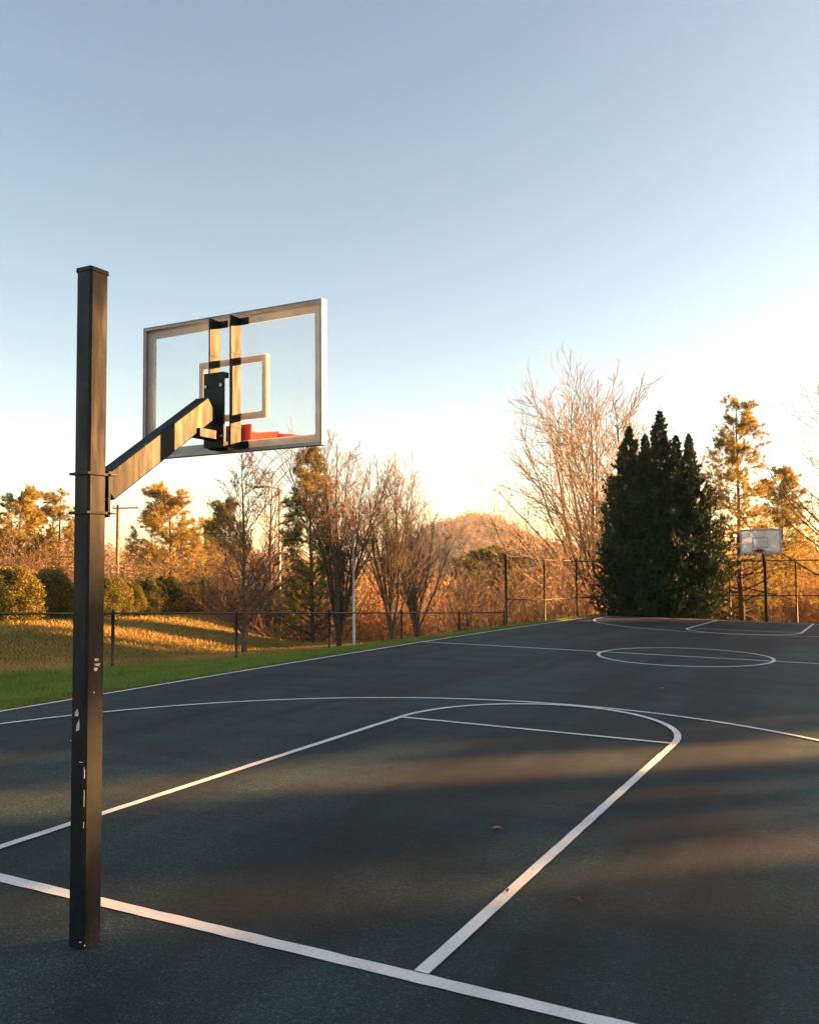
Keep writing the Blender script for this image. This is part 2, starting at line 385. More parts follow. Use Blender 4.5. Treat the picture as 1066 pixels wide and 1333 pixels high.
# ------------------------------------------------------------------ basketball hoops
def hoop(label, far=False):
    t = empty('basketball_hoop')
    tag(t, label, 'basketball hoop')
    PY, w, H = -0.4175, 0.118, 3.71; hw = w/2
    pole = MB().box(-hw, hw, PY-hw, PY+hw, -0.25, H, 0.012).build('pole', M_BLACK, t)
    MB().box(-hw-.004, hw+.004, PY-hw-.004, PY+hw+.004, H, H+.022, 0.010).build('pole_cap', M_BLACK, pole)
    # clamp: two bands round the pole and the plate carrying the arm
    for z in (2.565, 2.348):
        b = MB()
        b.box(-hw-.014, hw+.014, PY-hw-.016, PY-hw-.001, z-.007, z+.007)
        b.box(-hw-.014, -hw-.001, PY-hw-.001, PY+hw+.03, z-.007, z+.007); b.box(hw+.001, hw+.014, PY-hw-.001, PY+hw+.03, z-.007, z+.007)
        cb = b.build('clamp_band', M_BLACK, t)
        for s in (-1, 1): MB().tube([(s*(hw+.020), PY+hw+.005, z), (s*(hw+.020), PY+hw+.05, z)], .007, 6).build('bolt', M_STEEL, cb)
    MB().box(-hw-.012, hw+.012, PY+hw+.002, PY+hw+.016, 2.325, 2.585).build('clamp_plate', M_BLACK, t)
    # arm, rising from the clamp to the back of the board
    a = np.array([0, PY+hw+.016, 2.487]); e = np.array([0.0, 0.455, 3.085])
    MB().bar(a, e, 0.105, 0.150, (1, 0, 0) if False else (0, 0, 1), 0.008).build('arm', M_BLACK, t)
    Yb, Yf, bw, z0, z1 = 0.648, 0.700, 0.783, 2.812, 3.772
    # mounting: deep vertical plates either side of a dark bracket
    for x in (-0.070, 0.112):
        br = MB().box(x-.006, x+.006, 0.552, Yb-.001, z0+.012, z1-.048).build('support_bar', M_BLACK, t)
        for z in (z0+.040, z1-.072):
            MB().box(x+.006, x+.075, Yb-.010, Yb-.002, z-.024, z+.024).build('clip', M_BLACK, br)
        for z in (3.49, 2.99):
            MB().box(x+.006, x+.010, 0.550, Yb-.002, z-.021, z+.021).build('clip', M_BLACK, br)
    k = MB().box(-.066, .104, 0.500, 0.512, 2.83, 3.33).build('mount_plate', M_BLACK, t)
    MB().box(-.066, .104, 0.512, 0.548, 3.295, 3.33).build('flange', M_BLACK, k); MB().box(-.066, .104, 0.512, 0.548, 2.83, 2.865).build('flange', M_BLACK, k)
    for x in (-.045, .085):
        for z in (2.90, 3.24): MB().tube([(x, .490, z), (x, .4995, z)], .012, 6).build('bolt', M_STEEL, k)
    MB().bar((0.02, 0.33, 2.905), (0.02, 0.499, 2.905), 0.10, 0.055).build('brace', M_BLACK, t)
    # backboard: aluminium channel frame, glass, printed lines
    bd = empty('backboard'); bd.parent = t
    fw = .022
    fr = MB()
    for (x0, x1, za, zb) in ((-bw, -bw+.006, z0, z1), (bw-.006, bw, z0, z1), (-bw+.006, bw-.006, z1-.006, z1), (-bw+.006, bw-.006, z0, z0+.006)):
        fr.box(x0, x1, Yb, Yf, za, zb)
    for (x0, x1, za, zb) in ((-bw+.006, -bw+fw, z0+.006, z1-.006), (bw-fw, bw-.006, z0+.006, z1-.006), (-bw+fw, bw-fw, z1-fw, z1-.006), (-bw+fw, bw-fw, z0+.006, z0+fw)):
        fr.box(x0, x1, Yb+.004, Yb+.008, za, zb)
    fr.build('frame', M_ALU, bd)
    yg = 0.688
    MB().box(-bw+.0065, bw-.0065, yg-.005, yg+.005, z0+.0065, z1-.0065).build('glass', M_DUSTY if far else M_GLASS, bd)
    y0, y1 = yg-.0085, yg-.0060
    def ring(name, x0, x1, za, zb, w):
        r = MB()
        for (p, q_, c, d_) in ((x0, x0+w, za, zb), (x1-w, x1, za, zb), (x0+w, x1-w, zb-w, zb), (x0+w, x1-w, za, za+w)):
            r.box(p, q_, y0, y1, c, d_); r.box(p, q_, yg+.0060, yg+.0085, c, d_)
        r.build(name, M_WHITEPRINT, bd)
    ring('border_line', -bw+.010, bw-.010, z0+.010, z1-.010, .068)
    ring('target_square', -.283, .317, 3.035, 3.468, .047)
    # rim and net in front of the glass
    rz, rr = 2.950, 0.245; cy = yg+.012+.14+rr; rx = 0.05
    r = MB().tube([(rx+rr*math.cos(a), cy+rr*math.sin(a), rz) for a in np.linspace(0, 2*math.pi, 41)[:-1]], .0130, 8, True).build('rim', M_RIM, t, True)
    rp = MB()
    rp.box(rx-.11, rx+.11, yg+.0095, yg+.018, rz-.10, rz+.055); rp.box(rx-.10, rx+.10, yg+.018, cy-rr-.002, rz-.006, rz+.006)
    for s in (-1, 1):
        rp.bar((rx+s*.105, yg+.018, rz-.045), (rx+s*.17, cy-rr+.075, rz-.010), .010, .075)
    rp.build('rim_bracket', M_RIM, r)
    for i in range(12):
        a = 2*math.pi*(i+.5)/12; c = np.array([rx+rr*math.cos(a), cy+rr*math.sin(a), rz-.012])
        MB().tube([c+np.array([-.012*math.sin(a), .012*math.cos(a), .004]), c+(0, 0, -.016), c+np.array([.012*math.sin(a), -.012*math.cos(a), .004])], .003, 5).build('net_hook', M_RIM, r)
    nt_ = MB(); rows = 7
    def np_(i, j):
        f = j/(rows-1); rad = rr*(1-.42*math.sin(f*1.45)) ; a = 2*math.pi*(i+.5*(j % 2)+.5)/12
        return (rx+rad*math.cos(a), cy+rad*math.sin(a), rz-.026-.30*f)
    for i in range(12):
        for j in range(rows-1):
            p = np_(i, j)
            for dd in ((0, -1) if j % 2 == 0 else (0, 1)):
                nt_.tube([p, np_((i+dd) % 12, j+1)], .0018, 4, caps=False)
    nt_.build('net', M_NET, t)
    return t, pole
h1, pole1 = hoop('black post basketball hoop with red rim, its glass backboard seen from behind')
# chips in the black enamel of the near post: thin irregular flakes of primer
rngC = np.random.default_rng(11)
def chip(face, a, z, ra, rz_):
    n = 9; ang = np.sort(rngC.uniform(0, 6.28, n)); rr = rngC.uniform(.55, 1.1, n); hw = 0.059
    P = []
    for dlt in (0.0004, 0.0014):
        for g, r_ in zip(ang, rr):
            p_, q_ = a+ra*r_*math.cos(g), z+rz_*r_*math.sin(g)
            p_ = max(-hw+.002, min(hw-.002, p_))
            P.append((hw+dlt, -0.4175+p_, q_) if face == 'x' else (p_, -0.4175-hw-dlt, q_))
    n2 = list(range(n)); fs = [n2[::-1], [i+n for i in n2]]+[[i, (i+1) % n, n+(i+1) % n, n+i] for i in n2]
    MB().add(P, fs).build('paint_chip', M_CHIP, pole1)
for (f, a, z, ra, rz_) in (('y', .000, 1.185, .016, .055), ('y', -.008, 1.25, .022, .024), ('x', .005, 1.535, .018, .010), ('x', .012, 1.507, .022, .012), ('x', -.004, 1.482, .016, .014),
    ('x', -.01, 1.36, .005, .006), ('y', .028, .99, .020, .004), ('y', .054, .92, .004, .05), ('y', .055, .80, .003, .05), ('y', -.052, 1.10, .004, .006), ('y', .053, .66, .003, .02), ('y', .04, .04, .012, .006), ('x', -.05, .02, .004, .012)):
    chip(f, a, z, ra, rz_)
h2, _ = hoop('basketball hoop at the tree end of the court, white backboard facing the court', True)
h2.location = (0.03, L, gz(0, L)-0.10); h2.rotation_euler = (0, 0, math.pi)
h1.location = (0, 0, 0.0)

# ------------------------------------------------------------------ fences
def chain_link(name, segs, parent, pitch=0.085, r=0.0005):
    V = []; Fq = []; n = 0
    for (p0, p1, h0) in segs:
        p0 = np.array(p0, float); p1 = np.array(p1, float); Ls = np.linalg.norm((p1-p0)[:2]); ux = (p1-p0)/Ls
        nn = np.array([-ux[1], ux[0], 0.0]); nn /= np.linalg.norm(nn)
        for sgn in (1, -1):
            for c in np.arange(-h0, Ls+h0, pitch):
                # x = c + t*sgn..., z = t ; clipped to the panel
                t0, t1 = 0.0, h0
                if sgn > 0: t0 = max(t0, -c); t1 = min(t1, Ls-c)
                else: t0 = max(t0, c-Ls); t1 = min(t1, c)
                if t1-t0 < .05: continue
                a = p0+ux*(c+sgn*t0)+np.array([0, 0, t0+.03]); b = p0+ux*(c+sgn*t1)+np.array([0, 0, t1+.03])
                o = nn*.0018*sgn; dv = np.array([0, 0, 1.0])*r-ux*sgn*r
                V += [a+o+nn*r, a+o-nn*r*.5+dv, a+o-nn*r*.5-dv, b+o+nn*r, b+o-nn*r*.5+dv, b+o-nn*r*.5-dv]
                Fq += [[n, n+1, n+4, n+3], [n+1, n+2, n+5, n+4], [n+2, n, n+3, n+5]]; n += 6
    o = link(name, mesh_np(name, V, [Fq]), M_WIRE, parent); o['kind'] = 'stuff'; return o
def fence_pt(s):
    p = FA+FD*s; return np.array([p[0], p[1], float(fence_z(float(p[1])))])
def fence(label, posts, Hh, rails, rad, caps=True, big=None):
    f = empty('chain_link_fence', posts[0]); tag(f, label, 'fence')
    O = np.array(posts[0], float); 
    for i, p in enumerate(posts):
        p = np.array(p)-O; rr = rad*1.25 if (big and i in big) else rad
        po = MB().tube([p+(0, 0, -.3), p+(0, 0, Hh+.04)], rr, 8).build('post', M_FENCE, f, True)
        MB().tube([p+(0, 0, Hh+.041), p+(0, 0, Hh+.07), p+(0, 0, Hh+.09)], [rr*1.2, rr*1.05, rr*.3], 8).build('post_cap', M_FENCE, po)
    for z in rails:
        MB().tube([np.array(p)-O+(0, 0, z) for p in posts], rad*.78, 6).build('rail', M_FENCE, f, True)
    chain_link('chain_link_mesh', [(np.array(a)-O, np.array(b)-O, Hh-.04) for a, b in zip(posts[:-1], posts[1:])], f)
    return f
low = [fence_pt(s) for s in np.arange(-7.7, 16.6, 3.022)]
low = [fence_pt(1.36+3.022*k) for k in range(-3, 5)]+[fence_pt(16.30)]
fence('low black chain link fence along the grass verge beside the court', low, 1.05, (1.05,), .030)
tall = [fence_pt(16.47), fence_pt(19.40), fence_pt(22.3), fence_pt(25.2)]
cor = fence_pt(27.6); far_y = cor[1]
gf = lambda x: np.array([x, far_y, -1.17])
tall += [gf(cor[0])]+[gf(x) for x in (-4.0, -1.9, 0.93, 3.8, 6.7, 9.6)]
fence('tall black chain link fence around the tree end of the court', tall, 3.05, (3.05, 1.52), .036, big=(0, 4))

# ------------------------------------------------------------------ tree machinery
def tubes_mesh(P, R, sides):
    """P (B,n,3), R (B,n) -> verts, quads"""
    B, n, _ = P.shape
    T = np.gradient(P, axis=1); T /= np.linalg.norm(T, axis=2, keepdims=True)+1e-9
    ref = np.where(np.abs(T[..., 2:3]) < .9, np.array([0, 0, 1.0]), np.array([1.0, 0, 0]))
    ref = np.broadcast_to(ref[:, :1], T.shape)
    x = np.cross(T, ref); x /= np.linalg.norm(x, axis=2, keepdims=True)+1e-9; y = np.cross(T, x)
    a = np.arange(sides)*2*math.pi/sides
    V = P[:, :, None, :]+R[:, :, None, None]*(np.cos(a)[None, None, :, None]*x[:, :, None, :]+np.sin(a)[None, None, :, None]*y[:, :, None, :])
    I = np.arange(B*n*sides).reshape(B, n, sides); J = np.roll(I, -1, 2)
    q = np.stack([I[:, :-1], J[:, :-1], J[:, 1:], I[:, 1:]], -1).reshape(-1, 4)
    return V.reshape(-1, 3), q
def join(parts):
    Vs, Q, n = [], [], 0
    for v, q in parts: Vs.append(v); Q.append(q+n); n += len(v)
    return np.concatenate(Vs), np.concatenate(Q)
def unit(v): return v/(np.linalg.norm(v, axis=-1, keepdims=True)+1e-9)
def grow(rng, P, R, nch, f0, f1, ang, angsd, ratio, taper, trop, wander, n, rk, minr, base_len=None):
    """children along every parent of one level"""
    B, m, _ = P.shape
    k = np.arange(nch)
    t = f0+(f1-f0)*(k[None]+rng.uniform(0, 1, (B, nch)))/nch
    ft = t*(m-1); i0 = np.clip(ft.astype(int), 0, m-2); fr = (ft-i0)[..., None]
    bi = np.arange(B)[:, None]
    A = P[bi, i0]; C = P[bi, i0+1]; S = A*(1-fr)+C*fr
    Tn = unit(C-A); r0 = R[bi, i0]*(1-fr[..., 0])+R[bi, i0+1]*fr[..., 0]
    plen = np.linalg.norm(np.diff(P, axis=1), axis=2).sum(1)[:, None]
    rv = unit(rng.normal(size=(B, nch, 3))); pr = unit(rv-(rv*Tn).sum(-1, keepdims=True)*Tn)
    a = np.radians(rng.normal(ang, angsd, (B, nch)))[..., None]
    D = np.cos(a)*Tn+np.sin(a)*pr
    ln = plen*ratio*(1-taper*(t-f0)/max(1e-6, f1-f0))*rng.uniform(.7, 1.25, (B, nch))
    D = D.reshape(-1, 3); S = S.reshape(-1, 3); ln = ln.reshape(-1); r0 = np.maximum(r0.reshape(-1)*rk, minr)
    out = [S]; st = (ln/(n-1))[:, None]
    for _ in range(n-1):
        D = unit(D+rng.normal(0, wander, D.shape)+np.array([0, 0, trop])); out.append(out[-1]+D*st)
    Pn = np.stack(out, 1); Rn = r0[:, None]*np.linspace(1, .35, n)[None]; Rn = np.maximum(Rn, minr*.7)
    return Pn, Rn
def stem(rng, base, top, r, n=9, wob=0.02, tip=.25):
    base = np.array(base, float); top = np.array(top, float); t = np.linspace(0, 1, n)[:, None]
    P = base*(1-t)+top*t; h = np.linalg.norm(top-base)
    w = np.cumsum(rng.normal(0, wob*h/n, (n, 3)), 0); w -= w[0]; P = P+w*[1, 1, .2]
    R = r*(1-(1-tip)*np.linspace(0, 1, n)); R[0] *= 1.35
    return P[None], R[None]
def leaves_mesh(rng, C, D, ln, wd, spread=0.5, bend=True):
    """one pointed leaf (2 triangles) for every centre C growing roughly along D"""
    n = len(C); D = unit(D+rng.normal(0, spread, (n, 3)))
    s = unit(np.cross(D, unit(rng.normal(size=(n, 3))))); ln = np.broadcast_to(np.asarray(ln, float).reshape(-1, 1), (n, 1)); wd = np.broadcast_to(np.asarray(wd, float).reshape(-1, 1), (n, 1)); l = ln*rng.uniform(.6, 1.3, n)[:, None]; w = wd*rng.uniform(.6, 1.3, n)[:, None]
    V = np.stack([C, C+D*l*.5+s*w*.5, C+D*l, C+D*l*.5-s*w*.5], 1).reshape(-1, 3)
    return V, np.arange(4*n).reshape(n, 4)
def pick(rng, P, per, f0=0.2):
    """random points (and directions) along polylines"""
    B, m, _ = P.shape; t = rng.uniform(f0, 1, (B, per))*(m-1); i0 = np.clip(t.astype(int), 0, m-2); fr = (t-i0)[..., None]; bi = np.arange(B)[:, None]
    A, C = P[bi, i0], P[bi, i0+1]
    return (A*(1-fr)+C*fr).reshape(-1, 3), unit(C-A).reshape(-1, 3)
class Proto: pass
def proto(trunk_parts, crown_parts, tm, cm, extra=None):
    p = Proto(); p.trunk = mesh_np('trunk', *(lambda a: (a[0], [a[1]]))(join(trunk_parts)), True); p.trunk.materials.append(tm)
    p.crown = mesh_np('crown', *(lambda a: (a[0], [a[1]]))(join(crown_parts)), False); p.crown.materials.append(cm)
    p.extra = extra
    if extra:
        em = mesh_np('leaves', *(lambda a: (a[0], [a[1]]))(join(extra[0])), False); em.materials.append(extra[1]); p.leaf = em
    co = np.zeros(len(p.crown.vertices)*3, np.float32); p.crown.vertices.foreach_get('co', co); co = co.reshape(-1, 3)
    p.h = float(np.percentile(co[:, 2], 99.8)); return p
# --- bare trees (unit height about 10 m)
def bare_fan(seed, tm, cm, nstems=5, spread=22, H=10, fork=.18, dens=1.0, r=.14, leaves=None, lean=(0, 0), a2=34, tw=1.0, f2=.12):
    rng = np.random.default_rng(seed)
    P0, R0 = stem(rng, (0, 0, -1.5), (lean[0]*H*fork, lean[1]*H*fork, H*fork+.3), r, 6, .02, .8)
    parts = [tubes_mesh(P0, R0, 8)]
    Pl, Rl = [], []
    for i in range(nstems):
        a = i*2.4+rng.uniform(-.3, .3); tilt = math.radians(abs(rng.normal(spread*.75, spread*.4))) if i else math.radians(4)
        z0 = H*fork*rng.uniform(.55, 1.0); b = np.array([lean[0]*z0, lean[1]*z0, z0])
        ln = H*(1-fork)*rng.uniform(.58, 1.0)*(1.0 if i else 1.05); n = 10
        D = np.array([math.sin(tilt)*math.cos(a)+lean[0]*.6, math.sin(tilt)*math.sin(a)+lean[1]*.6, math.cos(tilt)]); D /= np.linalg.norm(D); pts = [b]
        for _ in range(n-1):
            D = unit(D+rng.normal(0, .06, 3)+np.array([0, 0, .03])); pts.append(pts[-1]+D*ln/(n-1))
        Pl.append(pts); Rl.append(r*rng.uniform(.5, .75)*np.linspace(1, .14, n))
    P1, R1 = np.array(Pl), np.array(Rl)
    P2, R2_ = grow(rng, P1, R1, int(11*dens), f2, .97, a2, 8, .40, .55, .08, .075, 7, .5, .010)
    parts += [tubes_mesh(P1, R1, 7), tubes_mesh(P2, R2_, 5)]
    P3, R3_ = grow(rng, P2, R2_, int(7*dens), .12, .98, 34, 10, .45, .45, .05, .07, 5, .5, .0065*tw)
    P4, R4_ = grow(rng, P3, R3_, 4, .15, 1, 36, 12, .55, .3, .04, .08, 4, .6, .0048*tw)
    cp = [tubes_mesh(P3, R3_, 3), tubes_mesh(P4, R4_, 3)]
    ex = None
    if leaves:
        C, D = pick(rng, P4, leaves[1]); ex = ([leaves_mesh(rng, C, D, leaves[2], leaves[2]*.6, .9)], leaves[0])
    return proto(parts, cp, tm, cm, ex)
# --- single-leader bare tree
def bare_leader(seed, tm, cm, H=10, r=.12, nb=34, ang=52, blen=.34, f0=.12, up=.05, dens=1.0, leaves=None, tw=1.0, a3=40, wn_=.08):
    rng = np.random.default_rng(seed)
    P0, R0 = stem(rng, (0, 0, -1.5), (0, 0, H), r, 14, .03, .08)
    P1, R1 = grow(rng, P0, R0, nb, f0+.12, .98, ang, 9, blen, .72, up, .075, 9, .42, .012)
    P2, R2_ = grow(rng, P1, R1, int(8*dens), .15, .98, a3, 10, .42, .4, .03, wn_, 5, .5, .0075*tw)
    P3, R3_ = grow(rng, P2, R2_, 5, .15, 1, a3, 12, .5, .3, .02, wn_, 4, .6, .0050*tw)
    ex = None
    if leaves:
        C, D = pick(rng, P3, leaves[1]); ex = ([leaves_mesh(rng, C, D, leaves[2], leaves[2]*.6, .9)], leaves[0])
    return proto([tubes_mesh(P0, R0, 8), tubes_mesh(P1, R1, 5)], [tubes_mesh(P2, R2_, 3), tubes_mesh(P3, R3_, 3)], tm, cm, ex)
# --- multi-stem brush
def brush(seed, tm, cm, H=4, nst=14, spread=34, leaves=None, dens=1.25):
    rng = np.random.default_rng(seed); Pl, Rl = [], []
    for i in range(nst):
        a = rng.uniform(0, 6.28); tilt = math.radians(abs(rng.normal(0, spread))); ln = H*rng.uniform(.6, 1.05); n = 8
        D = np.array([math.sin(tilt)*math.cos(a), math.sin(tilt)*math.sin(a), math.cos(tilt)]); pts = [np.array([rng.normal(0, .12*H*.4), rng.normal(0, .12*H*.4), -.4])]
        for _ in range(n-1): D = unit(D+rng.normal(0, .07, 3)+np.array([0, 0, .05])); pts.append(pts[-1]+D*ln/(n-1))
        Pl.append(pts); Rl.append(.010*H*np.linspace(1, .2, n)*rng.uniform(.6, 1.2))
    P1, R1 = np.array(Pl), np.array(Rl)
    P2, R2_ = grow(rng, P1, R1, int(11*dens), .1, .98, 48, 14, .42, .4, .03, .14, 6, .5, .0048)
    P3, R3_ = grow(rng, P2, R2_, int(7*dens), .1, 1, 46, 14, .50, .3, .01, .16, 4, .6, .0036)
    ex = None
    if leaves:
        C, D = pick(rng, P3, leaves[1]); ex = ([leaves_mesh(rng, C, D, leaves[2], leaves[2]*.6, .9)], leaves[0])
    return proto([tubes_mesh(P1, R1, 5)], [tubes_mesh(P2, R2_, 3), tubes_mesh(P3, R3_, 3)], tm, cm, ex)
# --- pines with needle tufts
def pine(seed, tm, lm, H=10, r=.13, nb=46, blen=.27, f0=.2, ang=74, tuft=9, tl=.16, ntuft=5, up=.07):
    rng = np.random.default_rng(seed)
    P0, R0 = stem(rng, (0, 0, -1.5), (rng.normal(0, .2), rng.normal(0, .2), H), r, 14, .035, .10)
    P1, R1 = grow(rng, P0, R0, nb, f0+.1, .985, ang, 12, blen, .72, up, .06, 7, .36, .012)
    P2, R2_ = grow(rng, P1, R1, 9, .22, 1.0, 45, 13, .44, .3, .04, .10, 4, .5, .007)
    C, D = pick(rng, P2, ntuft, .25); C2, D2 = pick(rng, P1, 6, .55); C = np.concatenate([C, C2]); D = np.concatenate([D, D2])
    C = np.repeat(C, tuft, 0); D = np.repeat(D, tuft, 0)
    lv = leaves_mesh(rng, C, D+np.array([0, 0, .25]), tl, tl*.10, .8)
    return proto([tubes_mesh(P0, R0, 8), tubes_mesh(P1, R1, 5), tubes_mesh(P2, R2_, 3)], [lv], tm, lm)
# --- dense columnar evergreen: upswept sprays on a lumpy cone
def arborvitae(seed, H=9.0, Wd=2.1, n=9000):
    rng = np.random.default_rng(seed)
    P0, R0 = stem(rng, (0, 0, -.6), (0, 0, H), .11, 10, .01, .08)
    n = 250; t = np.linspace(.04, .99, n)**.92+rng.uniform(-.004, .004, n); a = np.arange(n)*2.39996+rng.uniform(-.5, .5, n)
    prof = np.minimum(1, (1-t)**.95*1.35)*np.minimum(1, .80+t*1.6)
    ln = Wd*prof*rng.uniform(.62, 1.22, n)*(1+.16*np.sin(a*2+t*9+seed))+.04
    S = np.stack([0*t, 0*t, t*H*.97-ln*.35], 1); out = np.stack([np.cos(a), np.sin(a), .15+.25*t], 1); D = unit(out); pts = [S]; m = 7
    for _ in range(m-1):
        D = unit(D+rng.normal(0, .06, D.shape)+np.array([0, 0, .13])); pts.append(pts[-1]+D*(ln/(m-1))[:, None])
    P1 = np.stack(pts, 1); R1 = (.007+.010*(1-t))[:, None]*np.linspace(1, .3, m)[None]
    P2, R2_ = grow(rng, P1, R1, 9, .30, 1.0, 40, 12, .36, .35, .16, .07, 4, .5, .004)
    C, D = pick(rng, P2, 24, .12); C2, D2 = pick(rng, P1, 22, .45); C = np.concatenate([C, C2]); D = np.concatenate([D, D2])
    k_ = .40+.60*np.minimum(1, (1-C[:, 2]/(H*1.02))*3.2); k_ = np.clip(k_, .3, 1)
    lv = leaves_mesh(rng, C, D+np.array([0, 0, .5]), .165*k_, .048*k_, .5)
    return proto([tubes_mesh(P0, R0, 8), tubes_mesh(P1, R1, 4)], [lv], M_DBARK, M_ARBOR)
# --- clipped hedge evergreen
def hedge(seed, H=2.0, Wd=1.0, n=5200, lm=None):
    rng = np.random.default_rng(seed)
    P0, R0 = stem(rng, (0, 0, -.4), (0, 0, H*.7), .05, 6, .02, .2)
    P1, R1 = grow(rng, P0, R0, 40, .12, .98, 55, 12, .42, .3, .12, .07, 5, .4, .006)
    h = rng.uniform(0, 1, n); a = rng.uniform(0, 6.28, n); lb = rng.uniform(0, 6.28, 4)
    prof = np.sqrt(np.clip(1-((h-.38)/.64)**2, 0, 1))
    lp = 1+.13*np.sin(a*3+h*5+lb[0])+.11*np.sin(a*5-h*8+lb[1])+.07*np.sin(a*9+h*17+lb[2])
    rad = Wd*prof*lp*np.sqrt(rng.uniform(.3, 1.05, n)); C = np.stack([rad*np.cos(a), rad*np.sin(a), h*H*(1+.06*np.sin(a*2+lb[3]))], 1)
    out = np.stack([np.cos(a), np.sin(a), np.full(n, .7)], 1); C = np.repeat(C, 4, 0)+rng.normal(0, .05, (n*4, 3))
    lv = leaves_mesh(rng, C, np.repeat(out, 4, 0), .11, .05, .7)
    return proto([tubes_mesh(P0, R0, 7), tubes_mesh(P1, R1, 4)], [lv], M_DBARK, lm or M_HEDGE)
def plant(p, name, xy, H, rz, label, cat, group=None, sx=1.0, z=None):
    x, y = xy; z = tz(x, y) if z is None else z
    o = empty(name, (x, y, z), rz); s = H/p.h; o.scale = (s*sx, s*sx, s)
    tag(o, label, cat, group)
    link('trunk' if cat != 'bush' else 'stems', p.trunk, None, o); link('crown', p.crown, None, o)
    if p.extra: link('leaves', p.leaf, None, o)
    return o
def spot(u, dist, vtop):
    """ground place under pixel column u at that distance, and the height that reaches pixel row vtop"""
    P = at_dist(u, vtop, dist); g = tz(P[0], P[1]); return (P[0], P[1]), P[2]-g
TR = []
def put(p, name, u, dist, vtop, label, cat='tree', group=None, sx=1.0, rz=None):
    xy, H = spot(u, dist, vtop); rz = (u*1.7) % 6.28 if rz is None else rz
    return plant(p, name, xy, H, rz, label, cat, group, sx)

# prototypes
A_fan = bare_fan(1, M_BARK, M_TWIG, 10, 27, 12, .20, 1.5, .19)
A_fan2 = bare_fan(2, M_BARK, M_TWIG, 8, 20, 12, .14, 1.5, .16, tw=1.5)
A_multi = bare_fan(3, M_DBARK, M_DTWIG, 11, 14, 8, .07, 1.05, .11, a2=24, tw=1.3, f2=.28)
A_rfan = bare_fan(4, M_MBARK, M_TWIG, 10, 15, 8, .07, 1.1, .10, a2=25, tw=1.3, f2=.24)
A_rfan2 = bare_fan(14, M_MBARK, M_RTWIG, 11, 18, 8, .06, 1.1, .10, a2=27, tw=1.3, f2=.2)
A_lead = bare_leader(5, M_MBARK, M_DTWIG, 8, .15, 48, 48, .34, .08, tw=1.7, a3=34)
A_tallpine = pine(6, M_DBARK, M_YPINE, 12, .17, 120, .24, .04, 80, 10, .21, 6, .02)
A_pine = pine(7, M_DBARK, M_YPINE, 10, .14, 100, .27, .06, 66, 11, .22, 6)
A_pine2 = pine(8, M_DBARK, M_PINE, 10, .14, 90, .24, .04, 60, 11, .22, 6, .1)
A_umb = pine(10, M_DBARK, M_PINE, 14, .2, 60, .12, .56, 72, 16, .26, 7)
A_big = bare_leader(12, M_BARK, M_TWIG, 12, .16, 46, 40, .60, .05, .05, 1.5, tw=1.6, a3=27, wn_=.05)
A_arb = [arborvitae(20, 9.0, 2.0), arborvitae(21, 9.0, 1.85), arborvitae(23, 9.0, 2.0)]
A_hedge = [hedge(30), hedge(31), hedge(32, 2.0, .9)]
A_br = [brush(40, M_DTWIG, M_RTWIG, 4, 16, 36), brush(41, M_DTWIG, M_RTWIG, 4, 14, 30, (M_RUSSET, 3, .085)), brush(42, M_DBARK, M_DTWIG, 4, 18, 38), brush(43, M_DTWIG, M_TWIG, 4, 16, 34, (M_RUSSET, 1, .07))]
A_side = bare_leader(9, M_DBARK, M_DTWIG, 11, .15, 40, 56, .50, .06, .06, 1.0, tw=1.5)

# --- the tree end
put(A_arb[0], 'evergreen_tree', 818, 38.2, 556, 'dense dark green evergreen, the fence side one of the clump', sx=1.0, rz=.4)
put(A_arb[1], 'evergreen_tree', 858, 37.6, 536, 'tallest dark green evergreen, middle of the dense clump', sx=1.08, rz=2.1)
put(A_arb[2], 'evergreen_tree', 896, 37.8, 566, 'dark green evergreen with ragged tip, hoop side of the dense clump', sx=1.0, rz=3.9)
put(A_arb[2], 'evergreen_tree', 839, 39.2, 566, 'dark green evergreen tucked behind the gap of the dense clump', sx=1.0, rz=1.0)
put(A_arb[0], 'evergreen_tree', 879, 39.4, 568, 'shorter dark green evergreen tucked behind the tallest one', sx=1.0, rz=5.0)
put(A_big, 'bare_tree', 768, 58, 466, 'tall pale bare tree with wide fan of branches behind the corner of the tall fence', sx=1.0, rz=2.6)
put(A_fan2, 'bare_tree', 806, 62, 488, 'slim bare tree rising just behind the dark evergreens', sx=1.15, rz=.8)
put(A_tallpine, 'pine_tree', 957, 41, 520, 'tall sparse golden pine with dark trunk behind the hoop', sx=1.05, rz=1.0)
put(A_pine, 'pine_tree', 1012, 50, 610, 'shorter yellow green pine behind the white backboard', sx=1.2, rz=2.0)
put(A_side, 'bare_tree', 1086, 37, 490, 'spreading bare tree overhanging the fence beside the hoop', sx=1.15, rz=1.2)
# --- left of the court
put(A_lead, 'bare_tree', 318, 25, 588, 'single trunk bare tree on the grass bank behind the low fence', rz=.3)
put(A_multi, 'bare_tree', 440, 27, 552, 'many stemmed dark bare tree with upright branches behind the low fence', sx=1.02, rz=1.1)
put(A_pine2, 'pine_tree', 408, 36, 583, 'olive green pine seen through the dark bare stems', sx=1.0, rz=.5)
put(A_rfan, 'bare_tree', 508, 29, 590, 'russet bare tree with fan of stems beside the pale pole', sx=1.05, rz=2.2)
put(A_rfan2, 'bare_tree', 540, 35, 612, 'russet bare tree with the broadest low fan of twigs', sx=1.15, rz=4.0)
put(A_pine, 'pine_tree', 228, 68, 632, 'loose yellow green pine standing behind the hedge', sx=1.15, rz=1.0)
put(A_pine, 'pine_tree', 262, 74, 676, 'small yellow green pine beside the loose pine', sx=1.1, rz=3.0)
put(A_pine, 'pine_tree', 22, 62, 634, 'golden pine behind the clipped round evergreen', sx=1.0, rz=4.4)
